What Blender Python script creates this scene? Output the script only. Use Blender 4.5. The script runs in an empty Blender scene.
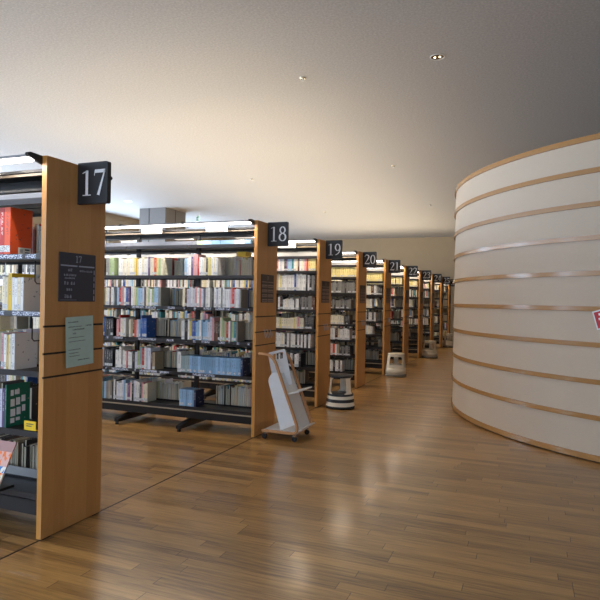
import bpy, bmesh, math, random
import numpy as np
from mathutils import Vector, Matrix
random.seed(7)
SC = bpy.context.scene
COL = SC.collection
PI = math.pi

# ------------------------------------------------------------------ camera
F_PX = 578.18
yaw, pitch, roll = -0.3802, 0.0003, 0.0171
CAM = Vector((2.5724, -2.5194, 1.3991))
Fv = Vector((math.sin(yaw)*math.cos(pitch), math.cos(yaw)*math.cos(pitch), math.sin(pitch)))
Rv = Vector((math.cos(yaw), -math.sin(yaw), 0)); Uv = Rv.cross(Fv)
R2 = math.cos(roll)*Rv + math.sin(roll)*Uv
U2 = -math.sin(roll)*Rv + math.cos(roll)*Uv
cd = bpy.data.cameras.new('camera'); cam = bpy.data.objects.new('camera', cd); COL.objects.link(cam)
m = Matrix((R2, U2, -Fv)).transposed().to_4x4(); m.translation = CAM
cam.matrix_world = m
cd.sensor_width = 36.0; cd.lens = F_PX/600*36; cd.clip_start = 0.05; cd.clip_end = 200
SC.camera = cam

# ------------------------------------------------------------------ world, view, large lights
SC.view_settings.view_transform = 'Standard'
SC.view_settings.look = 'None'
SC.view_settings.gamma = 1.0
SC.view_settings.use_curve_mapping = False
SC.view_settings.exposure = 0.95
W = bpy.data.worlds.new('world'); SC.world = W; W.use_nodes = True
bgn = W.node_tree.nodes['Background']; bgn.inputs[0].default_value = (0.62, 0.78, 1.0, 1); bgn.inputs[1].default_value = 1.2

def area(name, loc, rot, sx, sy, power, col, spread=PI):
    l = bpy.data.lights.new(name, 'AREA'); l.shape = 'RECTANGLE'; l.size = sx; l.size_y = sy
    l.energy = power; l.color = col; l.spread = spread
    o = bpy.data.objects.new(name, l); COL.objects.link(o); o.location = loc; o.rotation_euler = rot
    return o
ZC = 4.0
XL, XR, YB, YF = -9.7, 9.5, -7.0, 20.8
LEFT_WINDOWS = [(-5.4, -3.0), (-2.4, 0.0), (0.6, 3.0), (3.6, 6.0), (6.6, 9.0), (9.6, 12.0), (12.6, 15.0), (15.6, 18.0)]  # first two spans are added windows that brighten the shelf fronts
BACK_WINDOWS = [(-8.6, -5.4), (-4.6, -1.4), (-0.6, 2.6), (3.6, 6.8)]
WZ0, WZ1 = 1.1, 3.5
P_LEFT, P_BACK = 165, 62
P_UP, P_FRONT, P_REAR = 22, 22.0, 11.0
for a, b in LEFT_WINDOWS:
    area('daylight_left', (XL-0.35, (a+b)/2, (WZ0+WZ1)/2), (0, -PI/2, 0), WZ1-WZ0, b-a, P_LEFT, (0.6, 0.78, 1.0))
for a, b in BACK_WINDOWS:
    area('daylight_back', ((a+b)/2, YB-0.35, (WZ0+WZ1)/2), (PI/2, 0, 0), b-a, WZ1-WZ0, P_BACK, (0.62, 0.78, 1.0))

# ------------------------------------------------------------------ materials
def srgb(r, g, b):
    f = lambda c: c/12.92 if c <= 0.04045 else ((c+0.055)/1.055)**2.4
    return (f(r/255), f(g/255), f(b/255), 1)
class NT:
    def __init__(s, name):
        s.m = bpy.data.materials.new(name); s.m.use_nodes = True; s.t = s.m.node_tree
        s.b = s.t.nodes['Principled BSDF']
    def n(s, typ, **k):
        q = s.t.nodes.new('ShaderNode'+typ)
        for a, v in k.items(): setattr(q, a, v)
        return q
    def l(s, a, b): s.t.links.new(a, b)
    def _in(s, sock, v):
        if v is None: return
        if hasattr(v, 'links') or isinstance(v, bpy.types.NodeSocket): s.l(v, sock)
        else: sock.default_value = v
    def math(s, op, a, b=None, c=None, clamp=False):
        q = s.n('Math', operation=op); q.use_clamp = clamp
        s._in(q.inputs[0], a); s._in(q.inputs[1], b); s._in(q.inputs[2], c)
        return q.outputs[0]
    def mix(s, f, a, b, mode='MIX'):
        q = s.n('Mix', data_type='RGBA', blend_type=mode)
        s._in(q.inputs[0], f); s._in(q.inputs[6], a); s._in(q.inputs[7], b)
        return q.outputs[2]
    def noise(s, vec, scale, detail=3, rough=0.5):
        q = s.n('TexNoise'); q.inputs['Scale'].default_value = scale; q.inputs['Detail'].default_value = detail
        q.inputs['Roughness'].default_value = rough
        if vec is not None: s.l(vec, q.inputs['Vector'])
        return q.outputs['Fac']
    def scaled(s, vec, x, y, z):
        q = s.n('Mapping'); s.l(vec, q.inputs['Vector']); q.inputs['Scale'].default_value = (x, y, z)
        return q.outputs[0]
    def comb(s, x, y, z):
        q = s.n('CombineXYZ'); s._in(q.inputs[0], x); s._in(q.inputs[1], y); s._in(q.inputs[2], z); return q.outputs[0]
    def sep(s, v):
        q = s.n('SeparateXYZ'); s.l(v, q.inputs[0]); return q.outputs
    def bump(s, h, st, dist=0.01):
        q = s.n('Bump'); q.inputs['Strength'].default_value = st; q.inputs['Distance'].default_value = dist
        s.l(h, q.inputs['Height']); s.l(q.outputs[0], s.b.inputs['Normal'])
    def set(s, **k):
        for a, v in k.items():
            s._in(s.b.inputs[a.replace('_', ' ')], v)
def plain(name, col, rough=0.5, metal=0.0, var=0.06, scale=25, spec=0.5):
    t = NT(name); g = t.n('NewGeometry').outputs['Position']
    n = t.noise(g, scale, 3)
    dk = tuple(c*(1-var) for c in col[:3])+(1,); lt = tuple(min(1, c*(1+var)) for c in col[:3])+(1,)
    t.set(Base_Color=t.mix(n, dk, lt), Roughness=rough, Metallic=metal)
    t.b.inputs['Specular IOR Level'].default_value = spec
    return t.m
def emit(name, col, st):
    t = NT(name); t.set(Base_Color=(0.9, 0.9, 0.9, 1), Emission_Color=col, Emission_Strength=st); return t.m

def wood(name, c0, c1, rough=0.42, strips=0.0, scl=(6, 6, 0.8)):
    """light veneer, grain running along local z; strips = width of vertical staves"""
    t = NT(name); g = t.n('NewGeometry').outputs['Position']
    v = t.scaled(g, *scl)
    n = t.noise(v, 6, 5, 0.6)
    n2 = t.noise(t.scaled(g, scl[0]*14, scl[1]*14, scl[2]*3), 4, 2)
    f = t.math('ADD', t.math('MULTIPLY', n, 0.7), t.math('MULTIPLY', n2, 0.3))
    if strips:
        y = t.sep(g)[1]
        cell = t.math('FLOOR', t.math('DIVIDE', y, strips))
        wn = t.n('TexWhiteNoise', noise_dimensions='1D'); t.l(cell, wn.inputs['W'])
        f = t.math('ADD', t.math('MULTIPLY', f, 0.75), t.math('MULTIPLY', wn.outputs['Value'], 0.3))
    t.set(Base_Color=t.mix(f, c0, c1), Roughness=rough)
    return t.m

M = {}
M['panel'] = wood('beech_veneer', srgb(178, 122, 64), srgb(212, 158, 96), 0.4, strips=0.09)
M['panel_edge'] = wood('beech_edge', srgb(196, 130, 52), srgb(220, 156, 76), 0.4)
M['black_gap'] = plain('groove_black', srgb(28, 24, 22), 0.6)
M['steel'] = plain('dark_steel', srgb(33, 32, 34), 0.38, 0.3)
M['steel_edge'] = plain('shelf_lip_steel', srgb(50, 48, 50), 0.33, 0.4)
M['grey'] = plain('pale_grey_metal', srgb(176, 176, 176), 0.35, 0.2)
M['rail2'] = plain('canopy_rail', srgb(96, 84, 70), 0.5)
M['dimgrey'] = plain('ledge_grey', srgb(112, 114, 122), 0.4, 0.2)
M['rail'] = plain('beige_metal', srgb(166, 150, 128), 0.4, 0.1)
M['sign'] = plain('sign_black', srgb(34, 33, 36), 0.45)
M['digit'] = plain('digit_white', srgb(245, 245, 245), 0.4)
M['navy'] = plain('plate_navy', srgb(40, 45, 62), 0.35)
M['bronze'] = plain('plate_bronze', srgb(60, 42, 36), 0.35)
M['plate_ink'] = plain('plate_ink', srgb(170, 180, 200), 0.5)
M['bronze_ink'] = plain('bronze_ink', srgb(150, 130, 122), 0.5)
M['tube'] = emit('lamp_tube_glow', (1.0, 0.93, 0.84, 1), 5.0)
M['tag'] = plain('label_white', srgb(235, 228, 215), 0.5)
M['diff'] = emit('lamp_diffuser', (1.0, 0.92, 0.8, 1), 0.45)
M['housing'] = plain('lamp_housing', srgb(140, 140, 144), 0.4, 0.2)
M['rubber'] = plain('rubber_black', srgb(22, 22, 23), 0.6)
M['white'] = plain('white_laminate', srgb(226, 228, 230), 0.35)
M['ply'] = plain('plywood_edge', srgb(190, 138, 92), 0.45, 0, 0.15, 60)
M['stool_grey'] = plain('stool_warm_grey', srgb(214, 202, 178), 0.45)
M['stool_white'] = plain('stool_white', srgb(236, 226, 204), 0.45)
M['stool_ring'] = plain('stool_ring_grey', srgb(120, 112, 98), 0.6)
M['paper'] = plain('paper_pale_green', srgb(190, 215, 205), 0.7)
M['ink'] = plain('ink_dark', srgb(60, 72, 76), 0.7)
M['yellow'] = plain('tag_yellow', srgb(240, 200, 20), 0.6)
M['red'] = plain('card_red', srgb(190, 40, 48), 0.5)
M['chrome'] = plain('reflector_chrome', srgb(210, 205, 195), 0.12, 1.0, 0.02)
M['cone'] = plain('downlight_trim', srgb(210, 208, 202), 0.4)
M['exit_green'] = plain('exit_green', srgb(20, 110, 70), 0.5)
M['exit_white'] = emit('exit_white', srgb(150, 210, 190), 0.35)
M['pillar'] = plain('pillar_grey', srgb(118, 114, 112), 0.6)
M['wall'] = plain('wall_brown', srgb(156, 136, 108), 0.8, 0, 0.04, 3)
M['wall_dark'] = plain('wall_dark', srgb(104, 88, 74), 0.8, 0, 0.04, 3)  # unseen right and back walls, kept dark to cut bounce on the ceiling
M['frame'] = plain('window_frame_metal', srgb(90, 88, 86), 0.4, 0.4)

def mk_glass():
    t = NT('clear_window_glass'); t.t.nodes.remove(t.b)
    tr = t.n('BsdfTransparent'); gl = t.n('BsdfGlossy'); gl.inputs['Roughness'].default_value = 0.02
    mx = t.n('MixShader'); mx.inputs[0].default_value = 0.06
    t.l(tr.outputs[0], mx.inputs[1]); t.l(gl.outputs[0], mx.inputs[2])
    t.l(mx.outputs[0], t.t.nodes['Material Output'].inputs[0]); return t.m
M['glass'] = mk_glass()

def mk_floor():
    t = NT('oak_plank_floor'); g = t.n('NewGeometry').outputs['Position']; s = t.sep(g)
    x, y = s[0], s[1]; PW, PL = 0.078, 0.91
    ry = t.math('DIVIDE', y, PW); row = t.math('FLOOR', ry); fy = t.math('FRACT', ry)
    wn = t.n('TexWhiteNoise', noise_dimensions='1D'); t.l(row, wn.inputs['W'])
    rx = t.math('ADD', t.math('DIVIDE', x, PL), t.math('MULTIPLY', wn.outputs['Value'], 13.7))
    cell = t.math('FLOOR', rx); fx = t.math('FRACT', rx)
    w2 = t.n('TexWhiteNoise', noise_dimensions='2D'); t.l(t.comb(cell, row, 0.0), w2.inputs['Vector'])
    rnd = w2.outputs['Value']
    off = t.n('VectorMath', operation='ADD'); t.l(t.scaled(g, 1.6, 26, 1), off.inputs[0])
    t.l(t.comb(t.math('MULTIPLY', rnd, 40.0), t.math('MULTIPLY', rnd, 17.0), 0.0), off.inputs[1])
    gr = t.noise(off.outputs[0], 2.2, 6, 0.62)
    f = t.math('ADD', t.math('MULTIPLY', gr, 1.0), t.math('MULTIPLY', rnd, 0.3))
    cr = t.n('ValToRGB'); t.l(f, cr.inputs[0])
    e = cr.color_ramp.elements; e[0].position = 0.36; e[0].color = srgb(100, 66, 32); e[1].position = 0.85; e[1].color = srgb(180, 136, 78)
    # joints: dark ends, faint long edges
    je = t.math('LESS_THAN', fx, 0.0042)
    jl = t.math('LESS_THAN', fy, 0.022)
    c = t.mix(t.math('MULTIPLY', jl, 0.35), cr.outputs[0], srgb(60, 38, 24))
    c = t.mix(t.math('MULTIPLY', je, 0.8), c, srgb(50, 32, 22))
    t.set(Base_Color=c, Roughness=t.math('ADD', 0.24, t.math('MULTIPLY', gr, 0.16)))
    t.b.inputs['Specular IOR Level'].default_value = 0.5
    t.b.inputs['Coat Weight'].default_value = 0.45; t.b.inputs['Coat Roughness'].default_value = 0.16
    h = t.math('SUBTRACT', t.math('MULTIPLY', gr, 0.15), t.math('MAXIMUM', je, t.math('MULTIPLY', jl, 0.5)))
    t.bump(h, 0.12, 0.002)
    return t.m
M['floor'] = mk_floor()
M['seam'] = plain('floor_seam', srgb(48, 32, 26), 0.5)
def mk_ceiling():
    t = NT('speckled_ceiling_board'); g = t.n('NewGeometry').outputs['Position']
    n = t.noise(g, 46, 4, 0.7)
    n = t.math('MULTIPLY', t.math('SUBTRACT', n, 0.42), 4.0, clamp=True)
    t.set(Base_Color=t.mix(n, srgb(170, 167, 165), srgb(192, 189, 187)), Roughness=0.9)
    t.bump(n, 0.2, 0.003); return t.m
M['ceiling'] = mk_ceiling()
def mk_cream():
    t = NT('cream_drum_panel'); g = t.n('NewGeometry').outputs['Position']
    n = t.noise(t.scaled(g, 1, 1, 6), 30, 3)
    t.set(Base_Color=t.mix(n, srgb(190, 170, 147), srgb(201, 181, 158)), Roughness=0.55); return t.m
M['cream'] = mk_cream()
M['band'] = wood('drum_band_wood', srgb(150, 104, 56), srgb(186, 138, 84), 0.22, scl=(1.2, 1.2, 20))

def mk_book():
    t = NT('printed_book_cover')
    a = t.n('Attribute'); a.attribute_name = 'Col'; base = a.outputs['Color']; seed = a.outputs['Alpha']
    uv = t.n('UVMap'); s = t.sep(uv.outputs[0]); u, v = s[0], s[1]
    sd = t.math('MULTIPLY', seed, 97.0)
    lum = t.n('RGBToBW'); t.l(base, lum.inputs[0])
    dark = t.math('GREATER_THAN', lum.outputs[0], 0.2)
    ink = t.mix(dark, (0.75, 0.73, 0.68, 1), (0.05, 0.05, 0.07, 1))
    isp = t.math('MULTIPLY', t.math('GREATER_THAN', u, 0.0), t.math('LESS_THAN', u, 1.0))
    # spine title
    n1 = t.noise(t.comb(t.math('MULTIPLY', u, 3.0), t.math('MULTIPLY', v, 26.0), sd), 1.0, 2)
    tm = t.math('MULTIPLY', t.math('GREATER_THAN', n1, 0.5), t.math('LESS_THAN', t.math('ABSOLUTE', t.math('SUBTRACT', u, 0.5)), 0.2))
    vr = t.math('MULTIPLY', t.math('GREATER_THAN', v, 0.42), t.math('LESS_THAN', v, 0.9))
    tm = t.math('MULTIPLY', t.math('MULTIPLY', tm, vr), isp)
    c = t.mix(t.math('MULTIPLY', tm, 0.5), base, ink)
    # call-number sticker at the foot of the spine
    lm = t.math('MULTIPLY', t.math('GREATER_THAN', v, 0.06), t.math('LESS_THAN', v, 0.2))
    lm = t.math('MULTIPLY', t.math('MULTIPLY', lm, isp), t.math('GREATER_THAN', t.math('FRACT', sd), 0.4))
    n2 = t.noise(t.comb(t.math('MULTIPLY', u, 6.0), t.math('MULTIPLY', v, 60.0), sd), 1.0, 1)
    lab = t.mix(t.math('GREATER_THAN', n2, 0.58), (0.72, 0.73, 0.74, 1), (0.1, 0.1, 0.12, 1))
    c = t.mix(lm, c, lab)
    # cover motif on the boards (u between 2 and 3)
    isc = t.math('GREATER_THAN', u, 1.9)
    n3 = t.noise(t.comb(t.math('MULTIPLY', u, 7.0), t.math('MULTIPLY', v, 11.0), sd), 1.0, 2)
    cm = t.math('MULTIPLY', t.math('GREATER_THAN', n3, 0.69), isc)
    c = t.mix(t.math('MULTIPLY', cm, 0.7), c, ink)
    t.set(Base_Color=c, Roughness=0.5)
    return t.m
M['book'] = mk_book()
def mk_labelstrip():
    t = NT('shelf_label_print'); g = t.n('NewGeometry').outputs['Position']
    n = t.noise(t.scaled(g, 90, 90, 160), 1.0, 2); big = t.noise(t.scaled(g, 9, 9, 1), 1.0, 1)
    c = t.mix(t.math('GREATER_THAN', n, 0.5), srgb(40, 50, 88), srgb(210, 215, 228))
    t.set(Base_Color=t.mix(t.math('GREATER_THAN', big, 0.52), c, srgb(44, 42, 44)), Roughness=0.4); return t.m
M['labels'] = mk_labelstrip()

# ------------------------------------------------------------------ mesh helpers
class MB:
    """collects boxes, prisms, lathes ... into one mesh object"""
    def __init__(s): s.v = []; s.f = []; s.mi = []; s.col = []; s.uv = []; s.mats = []; s.sm = []
    def mat(s, m):
        if m not in s.mats: s.mats.append(m)
        return s.mats.index(m)
    def add(s, vs, fs, m, col=None, uvs=None, smooth=False):
        o = len(s.v); s.v += [tuple(p) for p in vs]; k = s.mat(m)
        for i, f in enumerate(fs):
            s.f.append([o+j for j in f]); s.mi.append(k); s.sm.append(smooth)
            s.col.append(col[i] if isinstance(col, list) else col)
            s.uv.append(uvs[i] if uvs else None)
    def box(s, x0, x1, y0, y1, z0, z1, m, T=None, bev=0.0, **k):
        P = [(x, y, z) for z in (z0, z1) for y in (y0, y1) for x in (x0, x1)]
        if T is not None: P = [T @ Vector(p) for p in P]
        F = [(0, 2, 3, 1), (4, 5, 7, 6), (0, 1, 5, 4), (2, 6, 7, 3), (0, 4, 6, 2), (1, 3, 7, 5)]
        s.add(P, F, m, **k)
    def prism(s, pts, a0, a1, m, axis='Y', T=None, smooth=False):
        """extrude a 2D outline; axis Y: pts are (x,z); axis X: pts are (y,z); axis Z: (x,y)"""
        n = len(pts)
        def mk(p, a):
            q = (p[0], a, p[1]) if axis == 'Y' else ((a, p[0], p[1]) if axis == 'X' else (p[0], p[1], a))
            return T @ Vector(q) if T is not None else q
        V = [mk(p, a0) for p in pts]+[mk(p, a1) for p in pts]
        s.add(V, [tuple(range(n)), tuple(range(2*n-1, n-1, -1))], m)
        o = len(s.v)-2*n; k = s.mat(m)
        for i in range(n):
            j = (i+1) % n; s.f.append([o+i, o+n+i, o+n+j, o+j]); s.mi.append(k); s.col.append(None); s.uv.append(None); s.sm.append(smooth)
    def lathe(s, prof, m, c=(0, 0, 0), seg=32, close=False, T=None):
        n = len(prof); V = []
        for i in range(seg):
            a = 2*PI*i/seg
            for r, z in prof:
                p = (c[0]+r*math.cos(a), c[1]+r*math.sin(a), c[2]+z); V.append(T @ Vector(p) if T is not None else p)
        F = []
        for i in range(seg):
            j = (i+1) % seg
            for k in range(n-1): F.append((i*n+k, j*n+k, j*n+k+1, i*n+k+1))
        s.add(V, F, m, smooth=True)
    def tube(s, path, r, m, seg=8):
        V = []; F = []; P = [Vector(p) for p in path]
        for i, p in enumerate(P):
            d = (P[min(i+1, len(P)-1)]-P[max(i-1, 0)]).normalized()
            up = Vector((0, 0, 1)) if abs(d.z) < 0.9 else Vector((1, 0, 0))
            a = d.cross(up).normalized(); b = d.cross(a)
            for k in range(seg):
                t = 2*PI*k/seg; V.append(p+r*(math.cos(t)*a+math.sin(t)*b))
        for i in range(len(P)-1):
            for k in range(seg):
                q = (k+1) % seg; F.append((i*seg+k, i*seg+q, (i+1)*seg+q, (i+1)*seg+k))
        F.append(tuple(range(seg))); F.append(tuple(range(len(P)*seg-1, (len(P)-1)*seg-1, -1)))
        s.add(V, F, m, smooth=True)
    def ribbon(s, path, widths, y0, y1, m):
        """flat band following a 2D (x,z) path, thickness in the plane, extruded in y"""
        L = []; Rr = []
        n = len(path)
        for i in range(n):
            a = Vector(path[max(i-1, 0)]); b = Vector(path[min(i+1, n-1)]); d = (b-a).normalized(); nn = Vector((-d.y, d.x))
            p = Vector(path[i]); w = widths[i] if isinstance(widths, (list, tuple)) else widths
            L.append(p+nn*w/2); Rr.append(p-nn*w/2)
        V = [(p.x, y0, p.y) for p in L]+[(p.x, y0, p.y) for p in Rr]+[(p.x, y1, p.y) for p in L]+[(p.x, y1, p.y) for p in Rr]
        F = []
        for i in range(n-1):
            F += [(i, i+1, n+i+1, n+i), (2*n+i, 3*n+i, 3*n+i+1, 2*n+i+1), (i, 2*n+i, 2*n+i+1, i+1), (n+i, n+i+1, 3*n+i+1, 3*n+i)]
        F += [(0, n, 3*n, 2*n), (n-1, 3*n-1, 4*n-1, 2*n-1)]
        s.add(V, F, m)
    def build(s, name, parent=None, bevel=0.0, loc=None, segs=1):
        me = bpy.data.meshes.new(name); me.from_pydata(s.v, [], s.f)
        for m_ in s.mats: me.materials.append(m_)
        me.polygons.foreach_set('material_index', s.mi); me.polygons.foreach_set('use_smooth', s.sm)
        if any(c is not None for c in s.col):
            at = me.color_attributes.new('Col', 'FLOAT_COLOR', 'CORNER'); uvl = me.uv_layers.new(name='UVMap')
            cols = []; uvs = []
            for p in me.polygons:
                c = s.col[p.index] or (0.5, 0.5, 0.5, 0); u = s.uv[p.index]
                for k in range(p.loop_total):
                    cols += list(c); uvs += list(u[k]) if u else [-1, -1]
            at.data.foreach_set('color', cols); uvl.data.foreach_set('uv', uvs)
        me.update()
        o = bpy.data.objects.new(name, me); COL.objects.link(o)
        if parent is not None: o.parent = parent
        if loc is not None: o.location = loc
        if bevel:
            b = o.modifiers.new('soft_edges', 'BEVEL'); b.width = bevel; b.segments = segs; b.limit_method = 'ANGLE'
        return o
def recalc(o):
    bm = bmesh.new(); bm.from_mesh(o.data); bmesh.ops.recalc_face_normals(bm, faces=bm.faces); bm.to_mesh(o.data); bm.free(); return o
def tag(o, label=None, cat=None, group=None, kind=None):
    if label: o['label'] = label
    if cat: o['category'] = cat
    if group: o['group'] = group
    if kind: o['kind'] = kind
    return o
def empty(name, loc=(0, 0, 0), rz=0):
    o = bpy.data.objects.new(name, None); COL.objects.link(o); o.location = loc; o.rotation_euler = (0, 0, rz); o.empty_display_size = 0.1
    return o
def catmull(P, k=6):
    Q = [P[0]]+list(P)+[P[-1]]; out = []
    for i in range(1, len(Q)-2):
        p0, p1, p2, p3 = [np.array(q, float) for q in Q[i-1:i+3]]
        for j in range(k):
            t = j/k; out.append(tuple(0.5*((2*p1)+(-p0+p2)*t+(2*p0-5*p1+4*p2-p3)*t*t+(-p0+3*p1-3*p2+p3)*t**3)))
    out.append(tuple(P[-1])); return out

# ------------------------------------------------------------------ room shell
def slab(name, x0, x1, y0, y1, z0, z1, m):
    b = MB(); b.box(x0, x1, y0, y1, z0, z1, m); return tag(b.build(name), kind='structure')
slab('floor', XL-0.3, XR+0.2, YB-0.3, YF+0.2, -0.12, 0.0, M['floor'])
slab('ceiling', XL-0.3, XR+0.2, YB-0.3, YF+0.2, ZC, ZC+0.15, M['ceiling'])
slab('wall_far', XL-0.3, XR+0.2, YF, YF+0.2, 0, ZC, M['wall'])
slab('wall_right', XR, XR+0.2, YB, YF, 0, ZC, M['wall_dark'])
def windowed_wall(name, spans, lo, hi, horizontal, m):
    b = MB()
    def bx(a0, a1, z0, z1):
        if horizontal: b.box(a0, a1, YB-0.2, YB, z0, z1, m)
        else: b.box(XL-0.2, XL, a0, a1, z0, z1, m)
    bx(lo, hi, 0, WZ0); bx(lo, hi, WZ1, ZC)
    c = lo
    for a, e in spans: bx(c, a, WZ0, WZ1); c = e
    bx(c, hi, WZ0, WZ1)
    return tag(b.build(name), kind='structure')
windowed_wall('wall_left', LEFT_WINDOWS, YB, YF, False, M['wall'])
windowed_wall('wall_back', BACK_WINDOWS, XL-0.2, XR+0.2, True, M['wall_dark'])
wi = 1
for spans, hor in ((LEFT_WINDOWS, False), (BACK_WINDOWS, True)):
    for a, e in spans:
        t = empty('window_%d' % wi, ((a+e)/2, YB-0.1, WZ0) if hor else (XL-0.1, (a+e)/2, WZ0), 0 if hor else PI/2); tag(t, kind='structure'); wi += 1
        w = (e-a)/2; h = WZ1-WZ0; f = MB()
        for q in ((-w, w, 0, 0.06), (-w, w, h-0.06, h), (-w, -w+0.05, 0.06, h-0.06), (w-0.05, w, 0.06, h-0.06), (-0.025, 0.025, 0.06, h-0.06)):
            f.box(q[0], q[1], -0.04, 0.04, q[2], q[3], M['frame'])
        f.build('window_frame', t)
        g = MB(); g.box(-w+0.05, w-0.05, -0.004, 0.004, 0.06, h-0.06, M['glass']); g.build('glass_pane', t)
# the black joint running along the ends of the bookcases
slab('trim_1', -0.022, -0.010, YB, YF-0.05, -0.004, 0.0012, M['seam'])
# square pillar by the left windows
b = MB(); b.box(-8.12, -7.22, 11.45, 12.5, 0, ZC, M['pillar'])
for x in (-7.78,): b.box(x-0.008, x+0.008, 11.444, 11.45, 0, ZC, M['black_gap'])
b.box(-7.22, -7.214, 11.95, 11.966, 0, ZC, M['black_gap'])
tag(b.build('pillar'), kind='structure')

# ------------------------------------------------------------------ round drum on the right
DC, DR, DH = (4.882, 6.070), 3.332, 2.935
def ring(b, r0, r1, z0, z1, m, seg=240):
    b.lathe([(r0, z0), (r1, z0), (r1, z1), (r0, z1), (r0, z0)], m, (DC[0], DC[1], 0), seg)
b = MB()
zs = [0.03, 0.394, 0.714, 1.045, 1.366, 1.686, 2.006, 2.308, 2.612, 2.91]
prof = [(DR-0.06, 0.0)]
for i in range(len(zs)-1):
    prof += [(DR-0.008, zs[i]+0.0), (DR-0.020, zs[i+1]-0.0)]
prof += [(DR-0.06, 2.91)]
b.lathe(prof, M['cream'], (DC[0], DC[1], 0), 240)
b.lathe([(DR-0.06, 2.91), (DR-0.06, 2.86), (0.001, 2.86)], M['cream'], (DC[0], DC[1], 0), 240)
drum = tag(b.build('wall_round'), kind='structure')
for f in drum.data.polygons: f.use_smooth = True
drum.data.set_sharp_from_angle(angle=math.radians(30))
for k, z in enumerate(zs):
    b = MB(); hw = 0.022 if 0 < k < len(zs)-1 else 0.024
    if k == 0: ring(b, DR-0.05, DR+0.004, 0.012, 0.062, M['band'])
    else: ring(b, DR-0.05, DR+0.004, z-hw, z+hw, M['band'])
    o = b.build('wood_band', drum); o.data.set_sharp_from_angle(angle=math.radians(30))
b = MB(); ring(b, DR-0.06, DR-0.012, 0.0, 0.012, M['black_gap']); b.build('shadow_gap', drum)

# ------------------------------------------------------------------ serif digits
def ell(cx, cy, rx, ry, a0=0, a1=360, n=28): return [(cx+rx*math.cos(math.radians(a0+(a1-a0)*i/n)), cy+ry*math.sin(math.radians(a0+(a1-a0)*i/n))) for i in range(n+1)]
def ellw(n, thin, thick): return [thin+(thick-thin)*abs(math.cos(2*PI*i/n)) for i in range(n+1)]
def S(P, w, k=6):
    Q = catmull([(*p, ww) for p, ww in zip(P, w)], k); return [(q[0], q[1]) for q in Q], [q[2] for q in Q]
def L_(p, q, w, w2=None): return [p, q], [w, w2 or w]
DIG = {
 '1': [L_((.25, .01), (.25, .97), .105), L_((.27, .965), (.06, .87), .05, .02), L_((.08, .015), (.42, .015), .032)],
 '7': [L_((.05, .925), (.47, .925), .11), L_((.055, .95), (.03, .76), .03, .015), L_((.455, .95), (.2, 0), .04, .10)],
 '8': [(ell(.26, .745, .15, .21), ellw(28, .045, .085)), (ell(.26, .27, .19, .245), ellw(28, .045, .1))],
 '9': [(ell(.25, .67, .17, .28), ellw(28, .04, .095)), S([(.43, .66), (.42, .42), (.3, .16), (.08, .015)], [.09, .09, .06, .025])],
 '6': [(ell(.25, .32, .17, .28), ellw(28, .04, .095)), S([(.07, .34), (.08, .58), (.2, .84), (.42, .985)], [.09, .09, .06, .025])],
 '0': [(ell(.25, .49, .185, .45), ellw(28, .035, .1))],
 '2': [S([(.06, .74), (.1, .9), (.24, .965), (.39, .87), (.4, .7), (.28, .42), (.07, .07)], [.04, .05, .06, .09, .1, .06, .03]), L_((.05, .05), (.47, .05), .095), L_((.455, .06), (.48, .2), .03, .01)],
 '3': [S([(.07, .79), (.16, .93), (.3, .94), (.38, .8), (.33, .63), (.17, .53)], [.04, .05, .06, .09, .07, .03]), S([(.17, .54), (.36, .48), (.43, .28), (.33, .08), (.18, .02), (.05, .07)], [.03, .06, .1, .08, .05, .06])],
 '4': [L_((.35, .96), (.03, .27), .04), L_((.02, .265), (.49, .265), .065), L_((.35, .97), (.35, .01), .1), L_((.24, .015), (.46, .015), .03)],
 '5': [L_((.13, .925), (.43, .925), .1), L_((.135, .96), (.1, .52), .035), S([(.1, .53), (.26, .58), (.41, .44), (.42, .22), (.3, .05), (.16, .015), (.04, .07)], [.03, .05, .09, .1, .07, .05, .06])],
}
def digits(b, text, x0, z0, h, y0, y1, m, pitch=0.53, wmul=1.0):
    for i, ch in enumerate(text):
        for P, w in DIG[ch]:
            b.ribbon([(x0+(p[0]+i*pitch)*h*1.17, z0+p[1]*h) for p in P], [q*h*wmul for q in w], y0, y1, m)

# ------------------------------------------------------------------ bookcases
GAP, STEP, PWID = 2.735, 1.844, 0.4915
def case_y(n): return 0.0 if n == 17 else GAP+STEP*(n-18)
LV18 = [0.245, 0.605, 0.955, 1.305, 1.64, 1.965]
LV19 = [0.25, 0.51, 0.765, 1.015, 1.27, 1.525, 1.785, 1.98]
BAY = 0.80; BX0 = -0.036; NB = 6
def glyph_row(b, x, z, w, h, m, rnd, y=None, plane='X'):
    """a word of tiny strokes on the plane x=const (y running) """
    n = max(2, int(w/(h*0.95))); cw = w/n
    for i in range(n):
        y0 = x+i*cw+cw*0.1; y1 = x+(i+1)*cw-cw*0.1
        for k in range(rnd.choice((2, 3))):
            zz = z+h*(0.1+0.36*k); b.box(0, 0.0008, y0, y1-rnd.random()*cw*0.25, zz, zz+h*0.14, m)
        for k in range(rnd.choice((1, 2))):
            yy = y0+(y1-y0)*rnd.uniform(0.1, 0.8); b.box(0, 0.0008, yy, yy+cw*0.12, z, z+h*0.95, m)

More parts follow.
